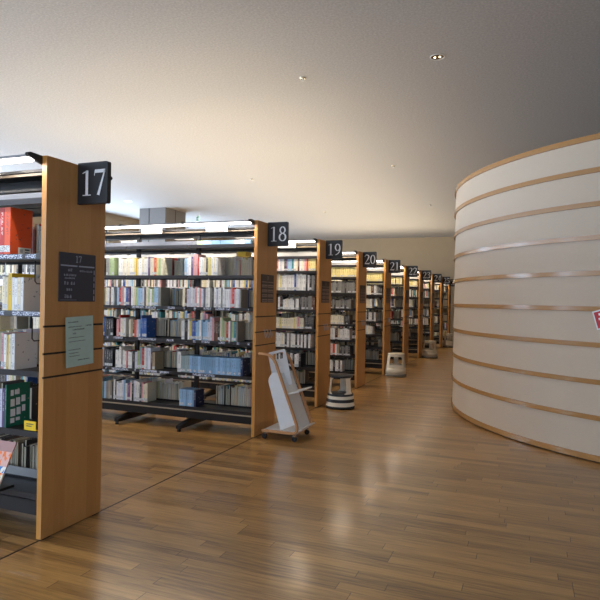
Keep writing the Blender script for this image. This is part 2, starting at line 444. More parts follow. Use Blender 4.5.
def make_case(n):
    Y = case_y(n); rnd = random.Random(n*13+1)
    r = empty('library_bookcase', (0, Y, 0))
    others = {17: 'nearest bookcase, wood end panel with navy directory plate and sign 17',
              18: 'long bookcase behind the white cart, wood end panel with sign 18'}
    others.update({19: 'bookcase with end panel and sign 19 directly behind the striped stool', 20: 'bookcase marked 20 between the striped stool and the first grey stool',
      21: 'bookcase marked 21, first grey stool standing in front of its end panel', 22: 'bookcase marked 22, between the first and second grey stools',
      23: 'bookcase marked 23 with the second grey stool at its end', 24: 'bookcase marked 24, one before the farthest readable sign',
      25: 'bookcase marked 25 with the farthest stool beside the drum edge', 26: 'last bookcase, its sign mostly hidden behind the round drum'})
    tag(r, others[n], 'bookcase', 'numbered library bookcases')
    LV = LV18 if n <= 18 else LV19
    XE = BX0-BAY*NB
    # end panel: two upper boards, slat boards with black grooves, staved lower board
    b = MB(); gz = [0.930, 1.066, 1.223]; g = 0.006
    edges = [0.008]+[q for z in gz for q in (z-g, z+g)]+[2.2]
    for i in range(0, len(edges), 2): b.box(-0.012, 0, 0, PWID, edges[i], edges[i+1], M['panel'])
    b.box(-0.035, -0.012, 0.0, PWID, 0.008, 2.2, M['panel_edge'])
    b.build('end_panel', r)
    b = MB()
    for z in gz: b.box(-0.0125, -0.004, 0.0015, PWID-0.0015, z-g, z+g, M['black_gap'])
    b.build('groove_lining', r)
    b = MB()
    for y in (0.02, PWID-0.07): b.box(-0.03, -0.005, y, y+0.05, 0.0, 0.0078, M['rubber'])
    b.build('panel_glide', r)
    b = MB(); b.box(XE-0.03, XE-0.002, 0, PWID, 0.0, 2.2, M['panel_edge']); b.build('end_panel', r)
    # posts and feet
    post = MB(); post.box(-0.02, 0.02, 0.225, 0.265, 0.1, 2.1, M['steel'])
    foot = MB()
    foot.prism([(-0.1, 0.03), (-0.1, 0.062), (0.12, 0.1), (0.37, 0.1), (0.59, 0.062), (0.59, 0.03)], -0.028, 0.028, M['steel'], axis='X')
    for y in (-0.085, 0.575): foot.lathe([(0.001, 0.0), (0.02, 0.0), (0.02, 0.03), (0.001, 0.03)], M['rubber'], (0, y, 0), 14)
    pm = fm = None
    for k in range(NB+1):
        x = BX0-BAY*k + (-0.022 if k == 0 else (0.022 if k == NB else 0))
        if pm is None: pm = post.build('post', r); pm.location = (x, 0, 0)
        else: q = pm.copy(); COL.objects.link(q); q.location = (x, 0, 0)
        if 0 < k < NB:
            if fm is None: fm = recalc(foot.build('foot', r)); fm.location = (x, 0, 0)
            else: q = fm.copy(); COL.objects.link(q); q.location = (x, 0, 0)
    # shelves
    def shelf_mesh(deck):
        b = MB(); w = BAY/2-0.006
        b.box(-w, w, 0.0, 0.205, -0.014, 0.0, M['steel'])
        b.box(-w, w, -0.002, 0.002, -0.03 if not deck else -0.02, 0.004, M['steel_edge'])
        b.box(-w, w, 0.203, 0.206, -0.014, 0.012, M['steel'])
        return b
    sm = None
    for k in range(NB):
        cx = BX0-BAY*(k+0.5)
        for li, z in enumerate(LV):
            for side in (0, 1):
                if sm is None: q = sm = shelf_mesh(False).build('shelf', r)
                else: q = sm.copy(); COL.objects.link(q)
                q.location = (cx, 0.03 if side == 0 else PWID-0.03, z); q.rotation_euler = (0, 0, 0 if side == 0 else PI)
    for k in range(NB):
        cx = BX0-BAY*(k+0.5); w = BAY/2-0.002
        for side in (0, 1):
            w = BAY/2-0.002; b = MB(); y = 0.04 if side == 0 else PWID-0.05
            b.box(cx-w, cx+w, y, y+0.012, 0.122, LV[0]-0.02, M['steel']); ya, yb_ = (0.022, 0.05) if side == 0 else (PWID-0.05, PWID-0.022); b.box(cx-w, cx+w, ya, yb_, LV[0]-0.044, LV[0]-0.032, M['rail'] if n > 17 else M['steel'])
            b.build('base_panel', r)
        # pale stop rail standing at the back of the top shelf
        b = MB(); b.box(cx-w, cx+w, 0.12, 0.126, LV[-1]+0.001, 2.04 if n > 18 else 2.02, M['grey'] if n > 18 else M['dimgrey']); b.box(cx-w, cx+w, PWID-0.126, PWID-0.12, LV[-1]+0.001, 2.04 if n > 18 else 2.02, M['grey'] if n > 18 else M['dimgrey'])
        b.build('stop_rail', r)
    # top rails
    for side in (0, 1):
        b = MB(); y = 0.03 if side == 0 else PWID-0.04
        b.box(XE, BX0, y, y+0.01, 2.098, 2.112, M['rail2']); b.build('top_rail', r)
    b = MB(); b.box(XE, BX0, 0.05, PWID-0.05, 2.125, 2.14, M['steel']); b.box(XE, BX0, 0.241, 0.249, 2.06, 2.125, M['steel']); b.build('top_board', r)  # upright centre board is added to block sight of the rear lamps
    # lamp canopies front and rear
    for side in (0, 1):
        sg = 1 if side == 0 else -1; yb = 0.0 if side == 0 else PWID
        Yf = lambda d: yb-sg*d
        h = MB()
        y0, y1 = sorted((Yf(0.03), Yf(0.095)))
        h.box(XE, BX0, y0, y1, 2.176, 2.19, M['housing'])
        hs = h.build('lamp_housing', r, bevel=0.003)
        for k in range(NB):
            a = BX0-BAY*k-0.01; y0, y1 = sorted((Yf(0.045), Yf(0.088)))
            b = MB(); b.box(a-BAY+0.02, a, y0, y1, 2.156, 2.1755, M['tube']); b.build('lamp_tube', hs, bevel=0.006)
            b = MB(); y0, y1 = sorted((Yf(0.03), Yf(0.104)))
            cx = BX0-BAY*(k+0.5); b.box(cx-0.11, cx+0.11, y0, y1, 2.088, 2.1535, M['diff']); b.build('lamp_cover', hs, bevel=0.004)
        for k in range(NB+1):
            x = BX0-BAY*k; b = MB()
            pts = [(Yf(-0.02), 2.15), (Yf(-0.02), 2.198), (Yf(0.085), 2.203), (Yf(0.1), 2.198), (Yf(0.104), 2.188), (Yf(0.095), 2.176), (Yf(0.06), 2.168)]
            b.prism(pts, x-0.004 if k else x-0.02, x+0.004 if k else x+0.002, M['sign'], axis='X'); recalc(b.build('lamp_arm', r))
    # number sign
    s = MB(); T = None
    c = 0.012; x0, x1, z0, z1 = 0.0, 0.225, 1.958, 2.208; P = []
    for cx, cz, a in ((x0+0.001, z0, 0), (x1-c, z0+c, 270), (x1-c, z1-c, 0), (x0+0.001, z1, 0)):
        if cx < 0.1: P.append((cx, cz))
        else: P += [(cx+c*math.cos(math.radians(a+t)), cz+c*math.sin(math.radians(a+t))) for t in range(0, 91, 15)]
    s.prism(P, 0.240, 0.272, M['sign']); so = recalc(s.build('number_sign', r))
    d = MB(); digits(d, str(n), 0.026, 2.008, 0.155, 0.2385, 0.2405, M['digit'], wmul=1.2); recalc(d.build('sign_digits', so))
    d = MB(); digits(d, str(n), 0.0, 0.0, 0.148, 0.0, 0.002, M['digit']); q = recalc(d.build('sign_digits', so)); q.location = (0.19, 0.2735, 2.012); q.rotation_euler = (0, 0, PI)
    # directory plate
    plm, ink = (M['navy'], M['plate_ink']) if n == 17 else (M['bronze'], M['bronze_ink'])
    py0, py1, pz0, pz1 = 0.098, 0.402, 1.368, 1.660
    b = MB(); b.box(0.0, 0.006, py0, py1, pz0, pz1, plm); po = b.build('directory_plate', r, bevel=0.0015)
    b = MB()
    T = Matrix.Translation((0.0065, 0, 0))
    tb = MB()
    hh = 0.05
    # thin heading digits
    for i, ch in enumerate(str(n)):
        for P_, w_ in DIG[ch]:
            if len(P_) < 2: continue
            Q = [(0.228+(p[0]+i*0.55)*hh*0.95, 1.605+p[1]*hh*0.8) for p in P_]
            tmp = MB(); tmp.ribbon(Q, 0.004, 0, 0.0008, ink)
            tb.add([(v[1], v[0], v[2]) for v in tmp.v], tmp.f, ink)
    tb.box(0, 0.0008, py0+0.012, 0.243, 1.578, 1.586, ink); tb.box(0, 0.0008, 0.256, py1-0.012, 1.578, 1.586, ink)
    if n == 17:
        for (yy, zz, ww, h_) in ((0.165, 1.548, 0.04, 0.017), (0.262, 1.548, 0.11, 0.012), (0.135, 1.520, 0.1, 0.013), (0.14, 1.503, 0.085, 0.010), (0.137, 1.468, 0.04, 0.02), (0.188, 1.468, 0.04, 0.02), (0.155, 1.432, 0.05, 0.014), (0.14, 1.388, 0.062, 0.021)):
            glyph_row(tb, yy, zz, ww, h_, ink, rnd)
        for k in range(5): tb.box(0, 0.0008, py1-0.016, py1-0.010, 1.375+k*0.04, 1.375+k*0.04+0.028, ink)
        tb.box(0, 0.0008, py0+0.012, 0.24, 1.376, 1.3775, ink)
    else:
        for k in range(4):
            zz = 1.53-k*0.05
            tb.box(0, 0.0008, py0+0.015, 0.24, zz-0.004, zz+0.024, ink); tb.box(0, 0.0008, 0.258, py1-0.012, zz-0.004, zz+0.024, ink)
            tb.box(0.0007, 0.0012, py0+0.022, 0.232, zz+0.004, zz+0.012, plm); tb.box(0.0007, 0.0012, 0.265, py1-0.02, zz+0.004, zz+0.012, plm)
        hk = MB()
        for y in (0.17, 0.24, 0.31):
            hk.tube(catmull([(0.002, y, 1.08), (0.018, y, 1.08), (0.022, y, 1.03), (0.02, y+0.02, 1.0), (0.022, y+0.035, 1.02), (0.022, y+0.035, 1.045)], 5), 0.0035, M['grey'], 6)
        hk.build('wire_hook', r)
    q = tb.build('plate_text', po); q.location = (0.0062, 0, 0)
    return r
CASES = {n: make_case(n) for n in range(17, 27)}

# shelf edge labels on the nearer cases (parts of their bookcase)
def edge_labels(n, spans):
    Y = case_y(n)
    for z, x0, x1 in spans:
        b = MB(); b.box(x0, x1, 0.0235, 0.0275, z-0.024, z+0.0, M['labels']); b.build('edge_label', CASES[n])
edge_labels(17, [(1.305, -0.83, -0.05), (1.64, -0.8, -0.06)])
edge_labels(18, [(1.305, -1.55, -0.86), (1.305, -0.75, -0.1), (0.955, -0.75, -0.08), (0.955, -1.9, -1.66), (0.955, -1.5, -1.0), (0.605, -1.9, -1.0), (0.605, -0.75, -0.1)])
# pale strip at the back of the lowest deck of case 17, wire book supports under its shelves
b = MB(); b.box(-0.83, -0.04, 0.236, 0.244, 0.25, 0.31, M['grey']); b.build('back_stop', CASES[17])
for x, z in ((-0.15, 1.575), (-0.165, 1.235), (-0.6, 1.575)):
    b = MB(); b.tube([(x-0.0, 0.07, z+0.03), (x, 0.07, z-0.09), (x, 0.085, z-0.105), (x, 0.155, z-0.105), (x, 0.17, z-0.09), (x, 0.17, z+0.03)], 0.004, M['rubber'], 6); b.build('wire_support', CASES[17])

# ------------------------------------------------------------------ books
PAL = {'W': (234, 233, 230), 'C': (232, 222, 196), 'Y': (226, 186, 40), 'y': (222, 208, 140), 'O': (222, 84, 36), 'R': (196, 52, 44), 'K': (34, 33, 36),
       'B': (40, 84, 160), 'b': (150, 186, 216), 'P': (96, 70, 118), 'p': (216, 160, 160), 'L': (212, 214, 228), 'G': (24, 108, 84), 'g': (170, 190, 140),
       'N': (96, 62, 44), 'D': (66, 64, 66), 'S': (136, 134, 128), 'T': (60, 140, 150), 'U': (140, 178, 212), 'V': (140, 160, 164), 'n': (36, 44, 78), 'e': (172, 156, 128)}
NAME = {'W': 'white', 'C': 'cream', 'Y': 'yellow', 'y': 'pale yellow', 'O': 'orange', 'R': 'red', 'K': 'black', 'B': 'blue', 'b': 'light blue', 'P': 'purple', 'p': 'pink',
        'L': 'pale lavender', 'G': 'green', 'g': 'pale green', 'N': 'brown', 'D': 'charcoal', 'S': 'grey', 'T': 'teal', 'U': 'pale blue', 'V': 'grey-blue', 'n': 'navy', 'e': 'beige'}
PAGE = srgb(206, 196, 172)
BM = M['book']
def book_geo(b, T, w, d, h, code, seed, rnd, only=None):
    jit = 20 if code in 'UbVL' else 10
    """spine faces -y, spine width w along x; local origin at the left foot of the spine"""
    jj = rnd.randint(-jit, jit)
    base = srgb(*[max(0, min(255, c+jj)) for c in PAL[code]])
    c = (base[0], base[1], base[2], seed); e = min(0.0022, w*0.09); pg = (PAGE[0], PAGE[1], PAGE[2], 0.0)
    def bx(x0, x1, y0, y1, z0, z1, col, spine=False, cov=False):
        P = [(x, y, z) for z in (z0, z1) for y in (y0, y1) for x in (x0, x1)]
        P = [T @ Vector(p) for p in P]
        F = [(0, 2, 3, 1), (4, 5, 7, 6), (0, 1, 5, 4), (2, 6, 7, 3), (0, 4, 6, 2), (1, 3, 7, 5)]
        uv = [None]*6
        if spine: uv[2] = [(0.001, 0), (0.999, 0), (0.999, 1), (0.001, 1)]
        if cov:
            uv[4] = [(3, 0), (3, 1), (2, 1), (2, 0)]; uv[5] = [(2, 0), (3, 0), (3, 1), (2, 1)]
        b.add(P, F, BM, col=[col]*6, uvs=uv)
    if only != 'pages':
        bx(0, w, 0, e, 0, h, c, spine=True); bx(0, e, e, d, 0, h, c, cov=True); bx(w-e, w, e, d, 0, h, c, cov=True)
    if only != 'cover':
        bx(e, w-e, e, d-0.004, 0.003, h-0.004, pg)
COUNT = [0]; BUDGET = 300
stuff = MB()
ORD = ['first', 'second', 'third', 'fourth', 'fifth', 'sixth', 'seventh', 'eighth', 'ninth', 'tenth']
def ordn(i):
    if i < 10: return ORD[i]
    s = {11: 'th', 12: 'th', 13: 'th'}.get((i+1) % 100) or {1: 'st', 2: 'nd', 3: 'rd'}.get((i+1) % 10, 'th'); return '%d%s' % (i+1, s)
def put_book(n, x, w, d, h, z, code, rear, rnd, label, parts=False, single=True, lean=0.0, yoff=0.0, pull=None):
    Y = case_y(n); seed = round(rnd.random(), 3)
    if rear: M4 = Matrix.Translation((x+w, Y+PWID-0.045-yoff, z)) @ Matrix.Rotation(PI, 4, 'Z')
    else: M4 = Matrix.Translation((x, Y+0.045+yoff, z))
    if lean: M4 = M4 @ Matrix.Rotation(lean, 4, 'Y')
    if not single or COUNT[0] >= BUDGET:
        book_geo(stuff, M4, w, d, h, code, seed, rnd); return None
    COUNT[0] += 1
    if parts:
        o = empty('book'); o.matrix_world = M4
        st = rnd.getstate(); b = MB(); book_geo(b, Matrix(), w, d, h, code, seed, rnd, 'cover'); b.build('cover', o)
        b = MB(); book_geo(b, Matrix(), w, d, h, code, seed, rnd, 'pages'); b.build('page_block', o)
    else:
        b = MB(); book_geo(b, Matrix(), w, d, h, code, seed, rnd); o = b.build('book'); o.matrix_world = M4
    tag(o, label, 'book', 'books on the shelves'); return o
# pixel column -> X on the front plane of each case
def colx(n, px, z=1.2):
    y = 300; d = Fv+R2*(px-300)/F_PX; d = d*1.0
    t = (case_y(n)+0.045-CAM.y)/d.y
    return CAM.x+d.x*t
ROWNAME = {}
def run(n, li, x0, x1, codes, h, rnd, where, d=0.17, hvar=0.012, single=True, tall=None, lean_last=0.0, w=None):
    LV = LV18 if n <= 18 else LV19; z = LV[li]+0.001
    N = len(codes); ws = [rnd.uniform(0.75, 1.3) for _ in codes] if not w else [1]*N
    s = (x1-x0)/sum(ws); x = x0
    for i, c in enumerate(codes):
        wd = ws[i]*s
        if c != ' ':
            hh = h+rnd.uniform(-hvar, hvar)+(0.045 if tall and i in tall else 0)
            hh = min(hh, (LV[li+1]-LV[li]-0.034) if li+1 < len(LV) else 0.1)
            dd = d+rnd.uniform(-0.012, 0.008)
            side = 'from the left'; k = ordn(i)
            put_book(n, x+0.0006, wd-0.0012, dd, hh, z, c, False, rnd, '%s book, %s from left %s' % (NAME[c], k, where), single=single)
        x += wd
def shelfname(li, n): return (['bottom', 'second lowest', 'middle', 'second highest', 'highest'][li])
rnd = random.Random(5)
# --- case 17, near books (individually with covers and page blocks)
def near17(li, items, where):
    z = LV18[li]+0.001
    for i, (x, w, d, h, c, lab) in enumerate(items):
        put_book(17, x, w, d, h, z, c, False, rnd, lab, parts=True)
near17(4, [(-0.372, 0.046, 0.165, 0.285, 'O', 'tall orange-red binder standing on the highest book shelf beside panel 17'),
           (-0.410, 0.036, 0.165, 0.285, 'R', 'tall red volume left of the orange-red binder, beside panel 17')], '')
put_book(17, -0.15, 0.1, 0.012, 0.25, LV18[4]+0.001, 'V', False, rnd, 'grey-blue volume showing its face between the orange binder and panel 17', parts=True, yoff=0.15)
near17(3, [(-0.235, 0.022, 0.17, 0.2, 'W', 'white book at the right end of the row above the blue shelf label, case 17'),
           (-0.259, 0.022, 0.17, 0.2, 'C', 'cream book second from the right on the second shelf of case 17'),
           (-0.281, 0.020, 0.17, 0.195, 'W', 'white book third from the right on the second shelf of case 17'),
           (-0.303, 0.020, 0.17, 0.2, 'W', 'white book fourth from the right, next to the yellow one, case 17'),
           (-0.333, 0.028, 0.17, 0.225, 'Y', 'yellow book among white ones on the second shelf of case 17'),
           (-0.357, 0.022, 0.17, 0.2, 'C', 'cream book just left of the yellow one, case 17'),
           (-0.381, 0.022, 0.17, 0.205, 'C', 'cream book, second to the left of the yellow one, case 17')], '')
near17(2, [(-0.300, 0.026, 0.17, 0.215, 'W', 'white book with dark cover motifs ending the middle shelf row, case 17'),
           (-0.322, 0.020, 0.17, 0.21, 'C', 'cream book second from the right on the middle shelf of case 17'),
           (-0.338, 0.014, 0.17, 0.205, 'Y', 'slim yellow book on the middle shelf of case 17'),
           (-0.360, 0.020, 0.17, 0.21, 'W', 'white book left of the slim yellow one, case 17'),
           (-0.384, 0.022, 0.17, 0.215, 'p', 'pink-edged book at the left frame edge, middle shelf of case 17')], '')
near17(1, [(-0.345, 0.012, 0.175, 0.255, 'G', 'green book with white lettering blocks on its cover, case 17'),
           (-0.366, 0.019, 0.16, 0.235, 'P', 'purple book pressed against the green one, case 17'),
           (-0.386, 0.018, 0.16, 0.23, 'L', 'pale lavender book left of the purple one, case 17')], '')
# --- case 18 front rows
A = 'on the highest book shelf, '; 
X18 = lambda px: colx(18, px)
def r18(li, p0, p1, codes, h, where, **k): run(18, li, X18(p0), X18(p1), codes, h, rnd, where, **k)
def back18(): pass
LB, RB = 'in left run, %s shelf, case 18', 'in right run, %s shelf, case 18'
r18(4, 118, 162.5, 'WWCWCCWCyYCWCWWPCCOygC', 0.195, LB % 'highest', tall=[])
r18(4, 184, 217, 'bLWPppRWWCKyyWCW', 0.19, RB % 'highest', tall=[4, 5])
r18(3, 117, 129.5, 'bRpWBP', 0.205, LB % 'second highest')
r18(3, 131, 144, 'WCgbbL', 0.205, 'beside the dark gap, second highest shelf, case 18')
r18(3, 146, 160.5, 'CgWgbbS', 0.2, 'past the dark gap, second highest shelf, case 18')
r18(3, 182.5, 203, 'CNLLWLpWpL', 0.205, RB % 'second highest')
r18(3, 205.5, 221, 'WWSDWLW', 0.205, 'mid right run, second highest shelf, case 18')
r18(3, 222.5, 241, 'WLWLpRLWLS', 0.205, 'near panel 18, second highest shelf')
r18(2, 117, 126, 'pRWCW', 0.205, LB % 'middle', tall=[1])
r18(2, 129.5, 144, 'CeNOLbBB', 0.2, 'beside the big blue book, middle shelf, case 18', tall=[6])
r18(2, 144, 147, 'B', 0.215, 'with a wide blue cover, middle shelf, case 18')
r18(2, 182, 203, 'WWKKWyYBBbbWb', 0.205, RB % 'middle')
r18(2, 203.5, 238, 'bbLLpNNKCgegRWSgTS', 0.205, 'toward panel 18, middle shelf', tall=[3, 4, 8, 9])
r18(1, 116.5, 133, 'WWWSWWRWW', 0.19, LB % 'second lowest', tall=[2])
r18(1, 133.5, 156, 'KLgVRWLLNe', 0.19, 'past the white run, second lowest shelf, case 18', tall=[3, 4, 5, 6, 7])
r18(1, 178.5, 182, 'W', 0.205, 'at the left head of the pale blue set, case 18')
r18(1, 182, 244, 'VVVVUUUUUUUUUUUUUUUUUUUUUUUn', 0.178, 'in the long blue set, case 18', hvar=0.003, w=True)
r18(0, 115, 149, 'WKWLWLbWPRWKLWWDpCC', 0.205, LB % 'bottom', hvar=0.02)
r18(0, 181, 197.5, 'UUUUUUUn', 0.175, 'in short blue set, bottom shelf, case 18', hvar=0.002, w=True)
# sliver of the third bay seen beside panel 17
for li, cc in ((4, 'SSgg'), (3, 'CWNW'), (2, 'DKDK'), (1, 'KDDK'), (0, 'bSeS')):
    run(18, li, X18(105.5), X18(113.5), cc, 0.2, rnd, 'just right of panel 17, %s shelf, case 18' % shelfname(li, 18))
n18 = COUNT[0]
# --- case 19 front, the stretch visible between panels 18 and 19
X19 = lambda px: colx(19, px)
lv19n = ['bottom', 'sixth', 'fifth', 'fourth', 'third', 'second', 'top']
for li, p0, p1, cc, h in ((6, 276, 315, 'RWLWDPbbTWCNWCWpOyyyy', .19), (5, 276, 315, 'eCyWWWWWWWBWWWWWKWKSD', .215), (4, 278, 283, 'WNK', .17), (4, 283, 299, 'WWCWWWWKWW', .145),
                          (4, 300, 315, 'DSDSDSSNN', .18), (3, 276, 304, 'CCyCCCCCCyCpCC', .15), (3, 305, 314, 'DDKDDD', .17), (2, 276, 311, 'WWWWCWDWSWWWKWKWKWKW', .185), (1, 276, 302, 'WKWKWKDWKWWK', .17)):
    run(19, li, X19(p0), X19(p1), cc, h, rnd, ('on the %s shelf down, case 19' if p0 < 280 else 'in the box-like white set, %s shelf down, case 19' if p0 < 290 else 'in the dark run by panel 19, %s shelf down') % lv19n[li])
print('individual books', COUNT[0])
# --- everything else: rear rows and the far cases
MIX = 'WWWWCCCCCeyLLbSSSDDDKKNRBTpg'
MID = 'WWWCCyLLbbWSWNKBPpWTRWWCC'
def fill(n, li, x0, x1, rear, fillf, h, pal, rnd):
    LV = LV18 if n <= 18 else LV19; z = LV[li]+0.001; mh = LV[li+1]-LV[li]-0.04; x = x0
    while x < x1-0.03:
        if rnd.random() > fillf:
            x += rnd.uniform(0.05, 0.25); continue
        for _ in range(rnd.randint(5, 14)):
            w = rnd.uniform(0.014, 0.034)
            if x+w > x1: break
            hh = min(mh, h+rnd.uniform(-0.02, 0.025))
            put_book(n, x, w-0.001, rnd.uniform(0.14, 0.175), hh, z, rnd.choice(pal), rear, rnd, '', single=False); x += w
        else:
            x += rnd.choice((0, 0, 0.02))
rr = random.Random(11)
for k in range(NB):
    a, e = BX0-BAY*(k+1)+0.03, BX0-BAY*k-0.03
    for li in range(5):
        fill(17, li, a, e, True, 0.9, 0.2, MID if li > 1 else 'SDNKDeS', rr)  # two lowest rows get darker covers in place of weaker light
        if k > 0: fill(17, li, a, e, False, 0.75, 0.2, MIX, rr)
        fill(18, li, a, e, True, 0.93 if li != 0 else 0.8, 0.195, MID, rr)
        if k > 2 or (k == 2): fill(18, li, a, min(e, X18(105)), False, 0.85, 0.2, MIX, rr)
    for li in range(7):
        fill(19, li, a, min(e, X19(275.5)) if k == 0 else e, False, 0.9, 0.18, MIX+'WCCyWbT', rr)
        fill(19, li, a, e, True, 0.8, 0.18, MIX, rr)
def setrow(n, li, p0, p1, cc, h):
    run(n, li, colx(n, p0), colx(n, p1), cc, h, rr, '', single=False)
for li, p0, p1, cc, h in ((6, 326, 356, 'Cyyyyyyyyyyyyyy', .185), (5, 326, 331, 'epS', .19), (5, 331, 356, 'SSDSSSSDSSSSSD', .18), (4, 328, 351, 'DDSDSSSDSDSS', .15), (3, 327, 344, 'CCCCCCCC', .15),
                          (3, 345, 350, 'DDD', .15), (2, 328, 350, 'eWWWNCWWWW', .18), (1, 329, 340, 'RWOWe', .18), (1, 340, 351, 'DSDSD', .16), (0, 329, 343, 'KWWKWWKW', .17),
                          ):
    setrow(20, li, p0, p1, cc, h)
for li, p0, p1, cc, h in ((6, 365, 382, 'yyyyyyyy', .18), (5, 365, 378, 'CWCNWS', .17), (4, 366, 372, 'CCW', .17), (3, 365, 376, 'WKWWKW', .17), (2, 366, 373, 'WCW', .16), (5, 378, 382, 'DD', .15)):
    setrow(21, li, p0, p1, cc, h)
for n in range(20, 27):
    for k in range(NB):
        a, e = BX0-BAY*(k+1)+0.03, BX0-BAY*k-0.03
        for li in range(7):
            if not (n in (20, 21) and k == 0):
                if li == 6 and n < 24: fill(n, li, a, e, False, 0.95, 0.18, 'yyyCy', rr)
                else: fill(n, li, a, e, False, [0.05, 0.12, 0.2, 0.3, 0.3, 0.5, 0.6][li], 0.18, MIX, rr)
            fill(n, li, a, e, True, [0.2, 0.3, 0.5, 0.5, 0.5, 0.7, 0.7][li], 0.18, 'DDSSNKCWe', rr)
so = stuff.build('books'); tag(so, 'the many remaining books packed on the rear sides and farther bookcases', 'books', kind='stuff')

# yellow book lying on top of the rear row, flat magazines on the top shelf of case 18
def flat(name, n, x0, x1, y0, y1, z, h, code, label, cat='book', grp=None):
    b = MB(); c = srgb(*PAL[code]); b.box(x0, x1, y0, y1, 0, h, BM, col=[(c[0], c[1], c[2], .3)]*6)
    o = b.build(name, loc=(0, case_y(n), z), bevel=0.001); return tag(o, label, cat, grp)
fx = -0.74
for i, (w, c) in enumerate(((0.07, 'g'), (0.12, 'b'), (0.1, 'U'), (0.16, 'b'), (0.12, 'W'), (0.07, 'U'))):
    flat('magazine', 18, fx, fx+w-0.004, 0.05, 0.115, LV18[5]+0.005, 0.042, c, '%s magazine lying on the top ledge of case 18, %s from the left' % (NAME[c], ORD[i]), 'magazine', 'magazines on the top ledge'); fx += w
flat('book', 18, -0.40, -0.29, 0.31, 0.44, LV18[4]+0.222, 0.05, 'Y', 'yellow book lying flat on grey books in the top row of case 18')

# ------------------------------------------------------------------ small things at case 17
b = MB(); b.box(0, 0.0016, -0.115, 0.115, -0.302, 0, M['paper']); nt = b.build('notice_sheet', loc=(0.0125, 0.262, 1.277)); nt.rotation_euler = (math.radians(2.2), 0, 0)
tag(nt, 'pale green printed notice sheet hung on the slats of end panel 17', 'notice')
b = MB(); rn = random.Random(3)
for y, z, w, h in ((-0.095, -0.035, 0.08, .007), (-0.095, -0.062, 0.11, .004), (-0.06, -0.082, 0.1, .009), (0.05, -0.062, .05, .008), (-0.06, -0.105, 0.03, .009), (-0.095, -0.126, 0.13, .003), (-0.095, -0.15, 0.14, .003), (-0.095, -0.2, 0.1, .004), (-0.095, -0.22, 0.08, .003), (-0.095, -0.238, 0.09, .003), (-0.02, -0.268, 0.1, .006)):
    T = Matrix.Translation((0.0017, 0, 0)); tmp = MB(); glyph_row(tmp, y, z, w, h, M['ink'], rn); b.add([T @ Vector(v) for v in tmp.v], tmp.f, M['ink'])
b.build('printed_text', nt)
b = MB(); b.box(0, 0.09, 0, 0.002, 0, 0.056, M['yellow']); b.box(0, 0.09, 0, 0.03, -0.0, 0.002, M['yellow'])
o = b.build('shelf_tag', loc=(-0.178, 0.035, LV18[1]+0.005)); tag(o, 'small yellow shelf tag standing right of the green book on case 17', 'shelf tag')
b = MB()
for i, z in enumerate((0.036, 0.024)): b.box(0.018, 0.072-0.014*i, -0.0006, 0.0, z, z+0.005, M['ink'])
b.build('tag_text', o)
# white lettering blocks on the green cover, labels on the binder
b = MB()
for yy, zz, w, h in ((0.03, 0.185, 0.022, 0.035), (0.06, 0.19, 0.035, 0.03), (0.03, 0.12, 0.03, 0.045), (0.07, 0.125, 0.03, 0.045), (0.11, 0.14, 0.03, 0.04), (0.03, 0.06, 0.035, 0.045), (0.075, 0.065, 0.03, 0.045), (0.115, 0.08, 0.025, 0.04), (0.03, 0.02, 0.03, 0.03), (0.07, 0.03, 0.03, 0.02)):
    b.box(0.0, 0.0006, yy, yy+w, zz, zz+h, M['digit'])
for o in [q for q in bpy.data.objects if q.get('label', '').startswith('green book with white')]:
    t = b.build('cover_lettering', o); t.location = (0.0122, 0, 0)
b = MB(); b.box(0, 0.0006, 0.06, 0.155, 0.008, 0.05, M['tag']); b.box(0.0006, 0.0009, 0.11, 0.145, 0.018, 0.024, M['ink']); b.box(0.0006, 0.0009, 0.11, 0.145, 0.034, 0.042, M['ink']); b.box(0.0006, 0.0009, 0.07, 0.095, 0.018, 0.04, M['grey'])
for o in [q for q in bpy.data.objects if q.get('label', '').startswith('tall orange-red')]:
    t = b.build('shelf_mark_label', o); t.location = (0.0462, 0, 0)
# rear teal volume behind the binder
for i, (x, c) in enumerate(((-0.17, 'V'), (-0.12, 'T'))):
    pass
# tilted display magazine on the lowest shelf of case 17
def mk_mag():
    t = NT('magazine_cover_print'); g = t.n('TexCoord').outputs['Object']; s = t.sep(g)
    v = t.noise(t.scaled(g, 30, 30, 18), 1.0, 2)
    c = t.mix(t.math('GREATER_THAN', v, 0.53), srgb(214, 170, 160), srgb(232, 120, 50))
    zb = t.math('MULTIPLY', t.math('GREATER_THAN', s[2], 0.1), t.math('LESS_THAN', s[2], 0.135))
    c = t.mix(zb, c, t.mix(t.math('GREATER_THAN', v, 0.5), srgb(50, 120, 190), srgb(230, 225, 215)))
    zc = t.math('LESS_THAN', s[2], 0.09); c = t.mix(zc, c, t.mix(t.math('GREATER_THAN', v, 0.52), srgb(225, 215, 190), srgb(240, 150, 60)))
    zt = t.math('GREATER_THAN', s[2], 0.22); c = t.mix(zt, c, srgb(168, 128, 124))
    t.set(Base_Color=c, Roughness=0.3); return t.m
b = MB(); mm = mk_mag(); b.box(-0.2, 0, 0, 0.006, 0, 0.28, mm); b.box(-0.2, -0.001, 0.0062, 0.010, 0.002, 0.278, M['tag'])
o = b.build('magazine', loc=(-0.232, -0.10, 0.285)); o.rotation_euler = (math.radians(-28), 0, 0)
tag(o, 'pinkish magazine with orange lettering tilted outward on the lowest shelf of case 17', 'magazine')
b = MB(); b.box(-0.46, -0.275, -0.105, 0.06, 0.255, 0.27, M['steel']); b.box(-0.46, -0.275, -0.125, -0.105, 0.255, 0.30, M['steel']); b.build('display_ledge', CASES[17])

